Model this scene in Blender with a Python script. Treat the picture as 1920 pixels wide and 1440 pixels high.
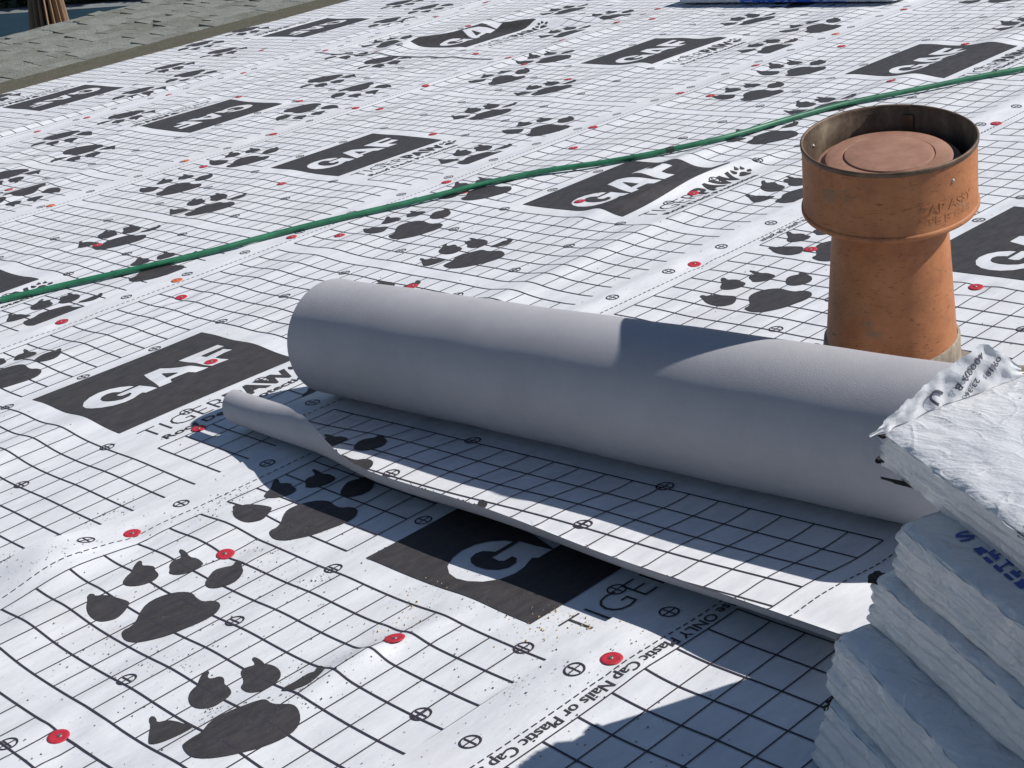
import bpy, bmesh, math, random
import numpy as np
from mathutils import Matrix, Vector, noise
from mathutils.geometry import delaunay_2d_cdt

# ---------------------------------------------------------------- set-up
for o in list(bpy.data.objects):
    bpy.data.objects.remove(o)
scn = bpy.context.scene
COL = scn.collection
U = 0.0508                      # one printed grid square = two inches
PITCH = math.radians(7.5)       # the roof falls away towards +Y
TILT = Matrix.Rotation(-PITCH, 4, 'X')
rnd = random.Random(7)
rng = np.random.default_rng(7)

# camera (found from the printed grid), given in roof coordinates
def rodrigues(w):
    w = Vector(w); return Matrix.Rotation(w.length, 3, w.normalized())
CR = rodrigues((1.77714865, -0.818251935, 0.353836206))
CT = Vector((-12.6411567, 5.65994449, 40.7113497))
CPOS = -(CR.transposed() @ CT)
right, down, fwd = Vector(CR[0]), Vector(CR[1]), Vector(CR[2])
FPX = 2961.57532
cam = bpy.data.cameras.new('camera')
cam.sensor_width = 36.0; cam.lens = 36.0 * FPX / 1920
cam.clip_start = 0.05; cam.clip_end = 400
camo = bpy.data.objects.new('camera', cam); COL.objects.link(camo)
m = Matrix.Identity(4)
for r in range(3):
    m[r][0] = right[r]; m[r][1] = -down[r]; m[r][2] = -fwd[r]; m[r][3] = CPOS[r] * U
camo.matrix_world = TILT @ m
scn.camera = camo

# sun and sky
SUN = Vector((0.556, -0.535, 0.637)).normalized()        # towards the sun, roof coordinates
sw = TILT.to_3x3() @ SUN
world = bpy.data.worlds.new('World'); scn.world = world; world.use_nodes = True
nt = world.node_tree
sky = nt.nodes.new('ShaderNodeTexSky'); sky.sky_type = 'NISHITA'; sky.sun_disc = False
sky.sun_elevation = math.asin(sw.z); sky.sun_rotation = math.atan2(sw.x, sw.y)
sky.altitude = 100; sky.air_density = 1.0; sky.dust_density = 0.4; sky.ozone_density = 2.0
bg = nt.nodes['Background']; bg.inputs['Strength'].default_value = 0.065
nt.links.new(sky.outputs[0], bg.inputs[0])
sl = bpy.data.lights.new('sun', 'SUN'); sl.energy = 4.8; sl.angle = math.radians(0.53); sl.color = (1.0, 0.955, 0.905)
so = bpy.data.objects.new('sun', sl); COL.objects.link(so)
so.rotation_euler = sw.to_track_quat('Z', 'Y').to_euler(); so.location = (0, 0, 8)
vs = scn.view_settings
vs.view_transform = 'Standard'; vs.look = 'None'; vs.exposure = 0.16; vs.gamma = 1.0; vs.use_curve_mapping = False

# ---------------------------------------------------------------- materials
class N:
    """small helper round a material's node tree"""
    def __init__(s, name, rough=0.6, base=(0.5, 0.5, 0.5), metallic=0.0, spec=0.5):
        s.m = bpy.data.materials.new(name); s.m.use_nodes = True
        s.t = s.m.node_tree; s.b = s.t.nodes['Principled BSDF']
        s.b.inputs['Roughness'].default_value = rough
        s.b.inputs['Base Color'].default_value = (*base, 1)
        s.b.inputs['Metallic'].default_value = metallic
        s.b.inputs['Specular IOR Level'].default_value = spec
        s.tc = s.t.nodes.new('ShaderNodeTexCoord')
    def n(s, kind, **kw):
        x = s.t.nodes.new(kind)
        for k, v in kw.items():
            if k in x.inputs: x.inputs[k].default_value = v
            else: setattr(x, k, v)
        return x
    def l(s, a, b): s.t.links.new(a, b)
    def coord(s, scale=(1, 1, 1)):
        mp = s.n('ShaderNodeMapping'); mp.inputs['Scale'].default_value = scale
        s.l(s.tc.outputs['Object'], mp.inputs[0]); return mp.outputs[0]
    def noise(s, scale, detail=4, rough=0.55, vec=None):
        x = s.n('ShaderNodeTexNoise'); x.inputs['Scale'].default_value = scale
        x.inputs['Detail'].default_value = detail; x.inputs['Roughness'].default_value = rough
        s.l(vec or s.tc.outputs['Object'], x.inputs['Vector']); return x.outputs['Fac']
    def ramp(s, fac, stops):
        x = s.n('ShaderNodeValToRGB'); e = x.color_ramp.elements
        while len(e) < len(stops): e.new(0.5)
        for el, (p, c) in zip(e, stops):
            el.position = p; el.color = (*c, 1) if len(c) == 3 else c
        s.l(fac, x.inputs[0]); return x.outputs[0]
    def mix(s, fac, a, b, blend='MIX'):
        x = s.n('ShaderNodeMix'); x.data_type = 'RGBA'; x.blend_type = blend
        for sock, v in ((x.inputs[0], fac), (x.inputs[6], a), (x.inputs[7], b)):
            if isinstance(v, (int, float)): sock.default_value = v
            elif isinstance(v, tuple): sock.default_value = (*v, 1)
            else: s.l(v, sock)
        return x.outputs[2]
    def bump(s, h, strength=0.3, dist=0.002, prev=None):
        x = s.n('ShaderNodeBump'); x.inputs['Strength'].default_value = strength
        x.inputs['Distance'].default_value = dist; s.l(h, x.inputs['Height'])
        if prev: s.l(prev, x.inputs['Normal'])
        s.l(x.outputs[0], s.b.inputs['Normal']); return x.outputs[0]
    def col(s, c): s.l(c, s.b.inputs['Base Color'])

def M_sheet():
    k = N('white_underlayment', 0.62, spec=0.25)
    st = k.noise(9, 5, 0.65, k.coord((1, 3, 1)))
    c = k.ramp(st, [(0.3, (0.565, 0.58, 0.61)), (0.62, (0.68, 0.695, 0.72))])
    d = k.ramp(k.noise(2.6, 6, 0.7), [(0.53, (0, 0, 0)), (0.78, (0.36, 0.36, 0.36))])
    c = k.mix(d, c, (0.46, 0.43, 0.38))
    k.col(c)
    b = k.bump(k.noise(1400, 2, 0.5), 0.10, 0.0006)
    b = k.bump(k.noise(55, 4, 0.6, k.coord((1, 2.2, 1))), 0.14, 0.003, b)
    k.bump(k.noise(14, 3, 0.5, k.coord((0.7, 2.0, 1))), 0.16, 0.008, b)
    return k.m
def M_ink():
    k = N('black_print', 0.6, spec=0.3)
    c = k.ramp(k.noise(30, 6, 0.7, k.coord((1, 2.5, 1))), [(0.3, (0.031, 0.029, 0.033)), (0.75, (0.066, 0.061, 0.062))])
    d = k.ramp(k.noise(420, 2, 0.5), [(0.66, (0, 0, 0)), (0.74, (0.35, 0.35, 0.35))])
    k.col(k.mix(d, c, (0.16, 0.145, 0.125)))
    return k.m
def M_line():
    k = N('grid_print', 0.6, (0.040, 0.034, 0.048), spec=0.3)
    return k.m
def M_grey():
    k = N('grey_backing', 0.66, spec=0.3)
    st = k.noise(9, 12, 0.75)
    c = k.ramp(st, [(0.3, (0.345, 0.345, 0.37)), (0.7, (0.41, 0.41, 0.435))])
    k.col(c)
    b = k.bump(k.noise(700, 3, 0.7), 0.5, 0.0012)
    k.bump(k.noise(7, 3, 0.5), 0.14, 0.008, b)
    return k.m
def M_rust():
    k = N('orange_painted_metal', 0.62, spec=0.35)
    v = k.coord((1, 1, 3.2))
    c = k.ramp(k.noise(16, 7, 0.7), [(0.28, (0.27, 0.108, 0.048)), (0.52, (0.40, 0.160, 0.066)), (0.75, (0.47, 0.212, 0.095))])
    st = k.ramp(k.noise(40, 5, 0.75, v), [(0.60, (0, 0, 0)), (0.70, (0.75, 0.75, 0.75))])
    c = k.mix(st, c, (0.085, 0.040, 0.022))
    br = k.ramp(k.noise(110, 2, 0.5, k.coord((1, 1, 5))), [(0.63, (0, 0, 0)), (0.70, (0.7, 0.7, 0.7))])
    c = k.mix(br, c, (0.12, 0.045, 0.02))
    pt = k.ramp(k.noise(9.5, 7, 0.82, k.coord((1, 1, 1.8))), [(0.58, (0, 0, 0)), (0.66, (0.75, 0.75, 0.75))])
    c = k.mix(pt, c, (0.22, 0.155, 0.10))
    k.col(c)
    b = k.bump(k.noise(60, 6, 0.7, v), 0.25, 0.002)
    k.bump(k.noise(8, 3, 0.5), 0.15, 0.01, b)
    return k.m
def M_rust_top():
    k = N('faded_red_metal', 0.66, spec=0.3)
    c = k.ramp(k.noise(18, 6, 0.7), [(0.3, (0.22, 0.115, 0.080)), (0.55, (0.31, 0.170, 0.120)), (0.8, (0.38, 0.24, 0.17))])
    st = k.ramp(k.noise(55, 4, 0.7), [(0.62, (0, 0, 0)), (0.74, (0.5, 0.5, 0.5))])
    k.col(k.mix(st, c, (0.14, 0.075, 0.05)))
    k.bump(k.noise(70, 5, 0.65), 0.2, 0.0015)
    return k.m
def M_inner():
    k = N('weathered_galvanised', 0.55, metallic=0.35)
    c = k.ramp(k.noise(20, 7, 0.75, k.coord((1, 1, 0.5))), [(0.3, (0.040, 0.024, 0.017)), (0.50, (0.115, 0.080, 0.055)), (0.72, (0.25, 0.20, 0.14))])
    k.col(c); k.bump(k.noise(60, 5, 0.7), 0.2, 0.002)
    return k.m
def M_flash():
    k = N('dirty_flashing', 0.7, metallic=0.2)
    c = k.ramp(k.noise(30, 7, 0.8, k.coord((1, 1, 0.35))), [(0.3, (0.10, 0.075, 0.05)), (0.5, (0.26, 0.22, 0.17)), (0.75, (0.44, 0.39, 0.31))])
    k.col(c); k.bump(k.noise(70, 6, 0.75), 0.5, 0.004)
    return k.m
def M_wrap(name='white_plastic_wrap', crumple=1.0):
    k = N(name, 0.30, spec=0.5)
    c = k.ramp(k.noise(7, 5, 0.65), [(0.3, (0.58, 0.60, 0.63)), (0.7, (0.71, 0.72, 0.73))])
    d = k.ramp(k.noise(26, 9, 0.82, k.coord((1.4, 1.0, 2.8))), [(0.55, (0, 0, 0)), (0.70, (0.50, 0.50, 0.50))])
    c = k.mix(d, c, (0.25, 0.245, 0.25))
    sp = k.ramp(k.noise(150, 3, 0.6), [(0.66, (0, 0, 0)), (0.72, (0.85, 0.85, 0.85))])
    cl = k.ramp(k.noise(11, 3, 0.6), [(0.50, (0, 0, 0)), (0.62, (1, 1, 1))])
    c = k.mix(k.mix(1.0, sp, cl, 'MULTIPLY'), c, (0.13, 0.12, 0.115))
    k.col(c)
    r = k.ramp(k.noise(18, 4, 0.6), [(0.3, (0.14, 0.14, 0.14)), (0.7, (0.34, 0.34, 0.34))]); k.l(r, k.b.inputs['Roughness'])
    b = k.bump(k.noise(15, 5, 0.55, k.coord((2.2, 0.8, 3.0))), 0.40 * crumple, 0.016)
    vo = k.n('ShaderNodeTexVoronoi', feature='DISTANCE_TO_EDGE'); vo.inputs['Scale'].default_value = 24
    nz = k.n('ShaderNodeTexNoise'); nz.inputs['Scale'].default_value = 9; k.l(k.tc.outputs['Object'], nz.inputs['Vector'])
    k.l(k.mix(0.16, k.coord((1.8, 0.7, 2.2)), nz.outputs['Color']), vo.inputs['Vector'])
    cr = k.ramp(vo.outputs['Distance'], [(0.0, (1, 1, 1)), (0.07, (0, 0, 0))])
    b = k.bump(cr, 0.15 * crumple, 0.005, b)
    k.bump(k.noise(260, 4, 0.65), 0.22 * crumple, 0.0015, b)
    return k.m
def M_granule(name, a, b_, c_, scale=210):
    k = N(name, 0.9, spec=0.15)
    oi = k.n('ShaderNodeObjectInfo')
    g = k.ramp(k.noise(scale, 2, 0.6), [(0.30, a), (0.5, b_), (0.72, c_)])
    t = k.ramp(oi.outputs['Random'], [(0.0, (0.80, 0.79, 0.76)), (0.5, (1.0, 1.0, 1.0)), (1.0, (1.10, 1.12, 1.12))])
    g = k.mix(1.0, g, t, 'MULTIPLY')
    w = k.ramp(k.noise(12, 4, 0.6), [(0.35, (0.86, 0.86, 0.84)), (0.7, (1.05, 1.05, 1.05))])
    k.col(k.mix(1.0, g, w, 'MULTIPLY'))
    k.bump(k.noise(scale, 2, 0.6), 0.7, 0.003)
    return k.m
def M_flat(name, base, rough=0.6, metallic=0.0, var=0.15, scale=20, spec=0.5, bump=0.0):
    k = N(name, rough, base, metallic, spec)
    lo = tuple(x * (1 - var) for x in base); hi = tuple(min(1, x * (1 + var)) for x in base)
    k.col(k.ramp(k.noise(scale, 5, 0.65), [(0.3, lo), (0.7, hi)]))
    if bump: k.bump(k.noise(scale * 6, 4, 0.6), bump, 0.003)
    return k.m

MT = dict(
    sheet=M_sheet(), ink=M_ink(), line=M_line(), grey=M_grey(), rust=M_rust(), rtop=M_rust_top(),
    inner=M_inner(), rim=M_flat('dark_rim_metal', (0.13, 0.085, 0.055), 0.6, 0.3, var=0.5, scale=40), flash=M_flash(), wrap=M_wrap(), flapm=M_wrap('smooth_plastic_flap', 0.35),
    shingle=M_granule('shingle_granules', (0.085, 0.088, 0.072), (0.20, 0.208, 0.188), (0.36, 0.37, 0.35)),
    headlap=M_granule('headlap_granules', (0.048, 0.045, 0.032), (0.100, 0.095, 0.070), (0.19, 0.182, 0.145)),
    red=M_flat('red_plastic', (0.43, 0.022, 0.040), 0.58, var=0.2, scale=60),
    orange=M_flat('orange_plastic', (0.58, 0.13, 0.045), 0.45, var=0.2, scale=60),
    steel=M_flat('nail_steel', (0.36, 0.33, 0.29), 0.4, 0.8),
    hose=M_flat('green_rubber', (0.014, 0.135, 0.068), 0.48, var=0.3, scale=30),
    clampm=M_flat('dark_tape', (0.012, 0.03, 0.02), 0.6),
    deck=M_flat('roof_sheathing', (0.30, 0.21, 0.12), 0.8, var=0.3, scale=8, bump=0.3),
    stucco=M_flat('wall_stucco', (0.42, 0.38, 0.31), 0.85, var=0.1, scale=12, bump=0.3),
    blue=M_flat('blue_pool_cover', (0.010, 0.032, 0.052), 0.55, var=0.25, scale=1.5),
    coping=M_flat('concrete_coping', (0.16, 0.18, 0.19), 0.8, var=0.15, scale=3),
    soil=M_flat('dry_ground', (0.06, 0.06, 0.04), 0.9, var=0.3, scale=1.2),
    leaf=M_flat('hedge_leaf', (0.018, 0.032, 0.012), 0.7, var=0.5, scale=2.0),
    bark=M_flat('bark', (0.05, 0.035, 0.025), 0.9),
    canvas=M_flat('tan_canvas', (0.27, 0.175, 0.105), 0.8, var=0.12, scale=14),
    wood=M_flat('brown_wood', (0.09, 0.05, 0.03), 0.6, var=0.3, scale=20),
    tar=M_flat('dark_shingle_edge', (0.018, 0.015, 0.013), 0.85, var=0.5, scale=120, bump=0.6),
    bluep=M_flat('blue_print', (0.030, 0.075, 0.34), 0.45, var=0.2, scale=80),
    greyp=M_flat('grey_print', (0.075, 0.075, 0.10), 0.5, var=0.2, scale=90),
    bluew=M_flat('blue_plastic', (0.020, 0.10, 0.50), 0.35, var=0.2, scale=12),
    grit=M_flat('grey_granules', (0.10, 0.10, 0.105), 0.9, var=0.5, scale=200),
    crumb=M_flat('tan_crumbs', (0.50, 0.36, 0.17), 0.9, var=0.4, scale=200),
    card=M_flat('cardboard_core', (0.32, 0.22, 0.13), 0.85),
    cream=M_flat('cream_paper', (0.70, 0.64, 0.52), 0.7, var=0.06),
)

# ---------------------------------------------------------------- mesh helpers
def mesh_np(name, V, F, mat, smooth=True, mats=None, midx=None):
    """V in roof units (scaled here), F = (n,3) or (n,4) array or list of polygons"""
    me = bpy.data.meshes.new(name)
    V = np.asarray(V, float) * U
    if isinstance(F, np.ndarray):
        k = F.shape[1]; n = len(F)
        me.vertices.add(len(V)); me.vertices.foreach_set('co', V.astype(np.float32).ravel())
        me.loops.add(n * k); me.loops.foreach_set('vertex_index', F.astype(np.int32).ravel())
        me.polygons.add(n)
        me.polygons.foreach_set('loop_start', np.arange(0, n * k, k, dtype=np.int32))
    else:
        me.from_pydata(V.tolist(), [], F)
    for mm in (mats or [mat]): me.materials.append(mm)
    if midx is not None: me.polygons.foreach_set('material_index', np.asarray(midx, np.int32))
    me.polygons.foreach_set('use_smooth', np.full(len(me.polygons), smooth))
    me.update(calc_edges=True); me.validate()
    return me
def put(name, me, parent=None, loc=(0, 0, 0), tilt=True):
    o = bpy.data.objects.new(name, me); COL.objects.link(o)
    if parent: o.parent = parent; o.location = Vector(loc) * U
    else:
        mw = Matrix.Translation(Vector(loc) * U)
        o.matrix_world = (TILT @ mw) if tilt else mw
    return o
def tag(o, label=None, cat=None, group=None, kind=None):
    if label: o['label'] = label
    if cat: o['category'] = cat
    if group: o['group'] = group
    if kind: o['kind'] = kind
    return o
def empty(name, loc, label, cat, group=None, tilt=True):
    o = put(name, None, None, loc, tilt); o.empty_display_size = 0.05
    return tag(o, label, cat, group)
def grid_faces(a, b, wrap=False):
    """a rows by b columns of vertices -> quads"""
    i = np.arange(a - 1)[:, None]; jn = b if wrap else b - 1
    j = np.arange(jn)[None, :]; j2 = (j + 1) % b
    return np.stack([i * b + j, i * b + j2, (i + 1) * b + j2, (i + 1) * b + j], -1).reshape(-1, 4)
def lathe(name, prof, mat, seg=96, axis=None, smooth=True):
    th = np.linspace(0, 2 * np.pi, seg, endpoint=False)
    V = np.array([[(r * c, r * s, z) for c, s in zip(np.cos(th), np.sin(th))] for r, z in prof]).reshape(-1, 3)
    return mesh_np(name, V, grid_faces(len(prof), seg, True), mat, smooth)
def sstep(x): x = np.clip(x, 0, 1); return x * x * (3 - 2 * x)

def refine(T, L, sx=1.0):
    T = np.asarray(T, float); met = np.array([sx, 1.0])
    out = []
    while len(T):
        e = np.stack([np.linalg.norm((T[:, (k + 1) % 3] - T[:, k]) * met, axis=1) for k in range(3)], 1)
        k = e.argmax(1); ok = e.max(1) <= L
        out.append(T[ok]); T = T[~ok]; k = k[~ok]
        if not len(T): break
        idx = np.arange(len(T)); a = T[idx, k]; b = T[idx, (k + 1) % 3]; c = T[idx, (k + 2) % 3]
        mm = (a + b) / 2
        T = np.concatenate([np.stack([a, mm, c], 1), np.stack([mm, b, c], 1)])
    return np.concatenate(out)
def inside(pts, polys):
    x, y = pts[:, 0], pts[:, 1]; r = np.zeros(len(pts), bool)
    for P in polys:
        P = np.asarray(P)
        for a, b in zip(P, np.roll(P, -1, 0)):
            c = (a[1] > y) != (b[1] > y)
            with np.errstate(divide='ignore', invalid='ignore'):
                xx = (b[0] - a[0]) * (y - a[1]) / (b[1] - a[1]) + a[0]
            r ^= c & (x < xx)
    return r
def fill(polys):
    """triangles of the even-odd interior of closed outlines"""
    pts, eds = [], []
    for P in polys:
        n0 = len(pts); pts += [Vector(q) for q in P]
        eds += [(n0 + i, n0 + (i + 1) % len(P)) for i in range(len(P))]
    v, e, f, *_ = delaunay_2d_cdt(pts, eds, [], 0, 1e-5)
    v = np.array([tuple(q) for q in v]); T = v[np.array([list(q) for q in f])]
    return T[inside(T.mean(1), polys)]
def chaikin(P, n=2):
    P = np.asarray(P, float)
    for _ in range(n):
        Q = np.roll(P, -1, 0); P = np.stack([.75 * P + .25 * Q, .25 * P + .75 * Q], 1).reshape(-1, 2)
    return P
_txt = {}
def text_tris(s, bold=0.0):
    if (s, bold) in _txt: return _txt[(s, bold)]
    cu = bpy.data.curves.new('t', 'FONT'); cu.body = s; cu.size = 1.0; cu.offset = bold; cu.resolution_u = 3
    ob = bpy.data.objects.new('t', cu); COL.objects.link(ob)
    dg = bpy.context.evaluated_depsgraph_get(); ev = ob.evaluated_get(dg); me = ev.to_mesh()
    me.calc_loop_triangles()
    co = np.array([v.co[:2] for v in me.vertices]); T = co[np.array([t.vertices[:] for t in me.loop_triangles])]
    ev.to_mesh_clear(); bpy.data.objects.remove(ob); bpy.data.curves.remove(cu)
    _txt[(s, bold)] = T
    return T
def fit_text(s, x0, x1, y0, y1, bold=0.0):
    """text stretched into the box x0..x1, baseline y0, cap height to y1"""
    T = text_tris(s, bold).copy(); mn, mx = T.reshape(-1, 2).min(0), T.reshape(-1, 2).max(0)
    cap = text_tris('H').reshape(-1, 2)[:, 1].max()
    T[..., 0] = x0 + (T[..., 0] - mn[0]) / (mx[0] - mn[0]) * (x1 - x0)
    T[..., 1] = y0 + T[..., 1] / cap * (y1 - y0)
    return T

# ---------------------------------------------------------------- the shape of the roof surface
CV = 0.92707; CU = 1.01293; GAP = 0.9; PER = 15 * CU + 7 * CU + 2 * GAP
EXP = 20.498                       # exposed width of one strip
RID = []
y = -27.0
while y < 92:
    y += rnd.uniform(2.9, 5.2)
    RID.append((y, rnd.uniform(.065, .20), rnd.uniform(.75, 1.2), rnd.uniform(9, 22), rnd.uniform(0, 6.3), rnd.uniform(5, 9), rnd.uniform(0, 6.3), rnd.uniform(.2, .9), rnd.uniform(12, 30)))
def bump_line(u, Y, pts, amp, w):
    d = np.full(np.shape(u), 1e9); tt = np.zeros(np.shape(u)); n = len(pts) - 1
    for k in range(n):
        a, b = np.array(pts[k]), np.array(pts[k + 1]); ab = b - a
        t = np.clip(((u - a[0]) * ab[0] + (Y - a[1]) * ab[1]) / (ab @ ab), 0, 1)
        dd = np.hypot(u - a[0] - t * ab[0], Y - a[1] - t * ab[1]); tt = np.where(dd < d, (k + t) / n, tt); d = np.minimum(d, dd)
    return amp * np.exp(-(d / w) ** 2) * np.sin(np.pi * np.clip(tt * .9 + .05, 0, 1)) ** .7
def hgt(u, Y):
    u = np.asarray(u, float); Y = np.asarray(Y, float)
    h = np.zeros(np.broadcast(u, Y).shape)
    for yc, A, w, l1, p1, l2, p2, dr, l3 in RID:
        am = np.clip(.50 + .55 * np.sin(u / l1 + p1) + .35 * np.sin(u / l2 + p2), 0, 1.2)
        d = Y - yc - dr * np.sin(u / l3 + p2) - .10 * np.sin(u / 4.1 + p1)
        h = h + A * am * np.exp(-(d / w) ** 2)
    h = h + .022 * np.sin(u * .5 + Y * .35) * np.sin(Y * 1.1 - u * .1)
    # pressed flat under the things that lie on it
    flat = np.ones_like(h)
    for (a, b, c, d) in ((7.4, 17.5, -21, 5.5), (3.0, 16, -42, -19.5), (16.8, 25.0, -16.8, -7.8), (73.0, 81.5, 21.5, 43)):
        q = np.minimum(np.minimum(u - a, b - u), np.minimum(Y - c, d - Y))
        flat = flat * (1 - .88 * sstep((q + 1.2) / 1.6))
    h = h * flat
    h = h + bump_line(u, Y, [(1.6, -10.15), (3.4, -10.25), (5.2, -10.55)], .15, .36)
    h = h + bump_line(u, Y, [(58.6, 56.4), (62.5, 53.6), (65.2, 51.7), (67.2, 48.5), (69.5, 43.6)], .55, .75)
    h = h + bump_line(u, Y, [(31.0, 9.6), (33.5, 9.0), (36.5, 8.3), (41.5, 7.8)], .48, .75) + bump_line(u, Y, [(35.0, 11.9), (38.5, 11.2), (42.5, 11.4)], .32, .8)
    for (nu, ny) in PUCKER:                           # the sheet dips round the near cap nails
        d2 = (u - nu) ** 2 + (Y - ny) ** 2
        h = h - .06 * np.exp(-d2 / .22) + .028 * np.exp(-((np.sqrt(d2) - .75) / .3) ** 2) * np.sin(3 * np.arctan2(Y - ny, u - nu) + nu)
    return h
PUCKER = []

def make_strip(ua, ub, ytop, ybot, lifts=(), base=0.0, under=None, du=.4, dy=.16):
    """returns surface(u,Y)->z of one strip; its +Y border lies on the strip beyond"""
    ph = rnd.uniform(0, 6.3)
    def z(u, Y):
        u = np.asarray(u, float); Y = np.asarray(Y, float)
        lift = .045 + .03 * np.sin(u / 3.1 + ph) ** 2 * np.sin(u / 7.7 + ph)
        for (uc, w, a) in lifts: lift = lift + a * np.exp(-((u - uc) / w) ** 2)
        wavy = sstep((Y - (ytop - 3.2)) / 2.2)
        return hgt(u, Y) + base + lift * wavy
    return z
def strip_mesh(name, z, ua, ub, ya, yb, mat, du=.4, dy=.16, edge=None):
    us = np.linspace(ua, ub, int((ub - ua) / du) + 2); ys = np.linspace(ya, yb, int(abs(yb - ya) / dy) + 2)
    UU, YY = np.meshgrid(us, ys, indexing='ij')
    ZZ = z(UU, YY)
    V = np.stack([UU, YY, ZZ], -1).reshape(-1, 3)
    def zi(u, Y):                                     # height of the finished sheet
        fu = np.clip((np.asarray(u, float) - us[0]) / (us[1] - us[0]), 0, len(us) - 1.001); fy = np.clip((np.asarray(Y, float) - ys[0]) / (ys[1] - ys[0]), 0, len(ys) - 1.001)
        i = fu.astype(int); j = fy.astype(int); a = fu - i; b = fy - j
        return (ZZ[i, j] * (1 - a) + ZZ[i + 1, j] * a) * (1 - b) + (ZZ[i, j + 1] * (1 - a) + ZZ[i + 1, j + 1] * a) * b
    return mesh_np(name, V, grid_faces(len(us), len(ys))[:, ::1], mat), zi

# ---------------------------------------------------------------- the printed pattern (m along the strip, v across it)
PAW_A = [[(-1.22, 0.3), (-1.09, 0.44), (-0.9, 0.41), (-0.64, 0.55), (-0.37, 0.83), (-0.06, 1.06), (0.33, 1.09), (0.7, 0.92), (0.9, 0.66), (0.94, 0.42), (0.86, 0.13), (0.85, -0.18), (1.01, -0.33), (1.07, -0.57), (0.95, -0.83), (0.67, -1.02), (0.29, -1.04), (-0.16, -0.94), (-0.6, -0.84), (-0.97, -0.62), (-1.23, -0.4), (-1.33, -0.06)],
 [(-1.1, 2.19), (-0.93, 2.41), (-0.84, 2.6), (-0.73, 2.67), (-0.66, 2.56), (-0.7, 2.45), (-0.51, 2.32), (-0.35, 1.88), (-0.26, 1.55), (-0.32, 1.41), (-0.59, 1.2), (-0.87, 1.08), (-1.07, 1.16), (-1.24, 1.31), (-1.28, 1.59), (-1.23, 1.91)],
 [(0.12, 2.47), (0.34, 2.65), (0.55, 2.74), (0.85, 3.07), (1.02, 3.16), (1.05, 3.04), (0.9, 2.8), (1.01, 2.66), (1.08, 2.45), (0.98, 2.29), (0.96, 2.09), (0.87, 1.94), (0.64, 1.87), (0.37, 1.94), (0.18, 2.08), (0.07, 2.29)],
 [(1.13, 1.87), (1.26, 2.0), (1.36, 2.2), (1.56, 2.34), (1.76, 2.27), (1.86, 2.38), (1.94, 2.63), (2.03, 2.7), (2.04, 2.45), (1.95, 2.13), (2.06, 1.95), (2.02, 1.64), (1.95, 1.48), (1.72, 1.42), (1.42, 1.47), (1.21, 1.65)],
 [(1.41, 0.6), (1.65, 0.81), (1.97, 1.0), (2.21, 0.95), (2.41, 0.79), (2.55, 0.92), (2.65, 0.89), (2.6, 0.67), (2.45, 0.45), (2.37, 0.23), (2.01, -0.05), (1.69, -0.04), (1.42, 0.12), (1.33, 0.35)]]
PAW_B = [[(-1.22, 0.56), (-1.11, 0.6), (-0.91, 0.63), (-0.72, 0.62), (-0.54, 0.72), (-0.35, 0.84), (-0.09, 0.86), (0.23, 0.81), (0.51, 0.71), (0.7, 0.64), (0.86, 0.53), (0.88, 0.39), (0.84, 0.24), (0.87, 0.08), (0.96, -0.09), (1.06, -0.22), (1.08, -0.42), (0.98, -0.68), (0.8, -0.93), (0.58, -1.07), (0.35, -1.11), (0.07, -1.08), (-0.3, -0.97), (-0.63, -0.8), (-0.95, -0.61), (-1.22, -0.37), (-1.37, -0.09), (-1.34, 0.23)],
 [(-1.58, 1.36), (-1.35, 1.71), (-1.18, 1.92), (-1.06, 2.21), (-0.95, 2.27), (-0.94, 2.09), (-1.03, 1.92), (-0.83, 1.8), (-0.73, 1.53), (-0.71, 1.33), (-0.58, 1.01), (-0.84, 0.99), (-1.13, 1.03), (-1.42, 1.12), (-1.56, 1.25)],
 [(-0.1, 2.1), (0.03, 2.27), (0.18, 2.38), (0.35, 2.42), (0.55, 2.63), (0.76, 2.77), (0.83, 2.69), (0.8, 2.61), (0.7, 2.54), (0.66, 2.43), (0.73, 2.35), (0.85, 2.31), (0.89, 2.19), (0.84, 2.06), (0.74, 1.92), (0.74, 1.75), (0.66, 1.5), (0.55, 1.39), (0.35, 1.34), (0.1, 1.32), (-0.07, 1.42), (-0.18, 1.6), (-0.2, 1.84)],
 [(0.86, 1.39), (0.92, 1.51), (1.03, 1.57), (1.14, 1.73), (1.21, 1.94), (1.33, 2.09), (1.47, 2.07), (1.61, 1.99), (1.68, 2.05), (1.74, 2.27), (1.82, 2.29), (1.84, 2.14), (1.82, 1.94), (1.78, 1.82), (1.85, 1.71), (1.87, 1.48), (1.82, 1.26), (1.7, 1.05), (1.54, 0.92), (1.33, 0.86), (1.12, 0.86), (0.95, 0.97), (0.85, 1.14)],
 [(1.28, 0.46), (1.43, 0.53), (1.67, 0.49), (1.88, 0.51), (2.09, 0.52), (2.2, 0.42), (2.32, 0.54), (2.43, 0.58), (2.45, 0.48), (2.39, 0.31), (2.28, 0.16), (2.06, 0.05), (1.8, 0.0), (1.57, 0.08), (1.35, 0.29)]]
def paw_tris(P, mirror=False):
    T = np.concatenate([fill([chaikin(q, 1)]) for q in P])
    T[..., 1] = -T[..., 1] / CV                       # to (m, v)
    if mirror: T[..., 0] = -T[..., 0]
    return refine(T, .17, .5)
PAWT = [paw_tris(PAW_A), paw_tris(PAW_B)]
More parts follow.
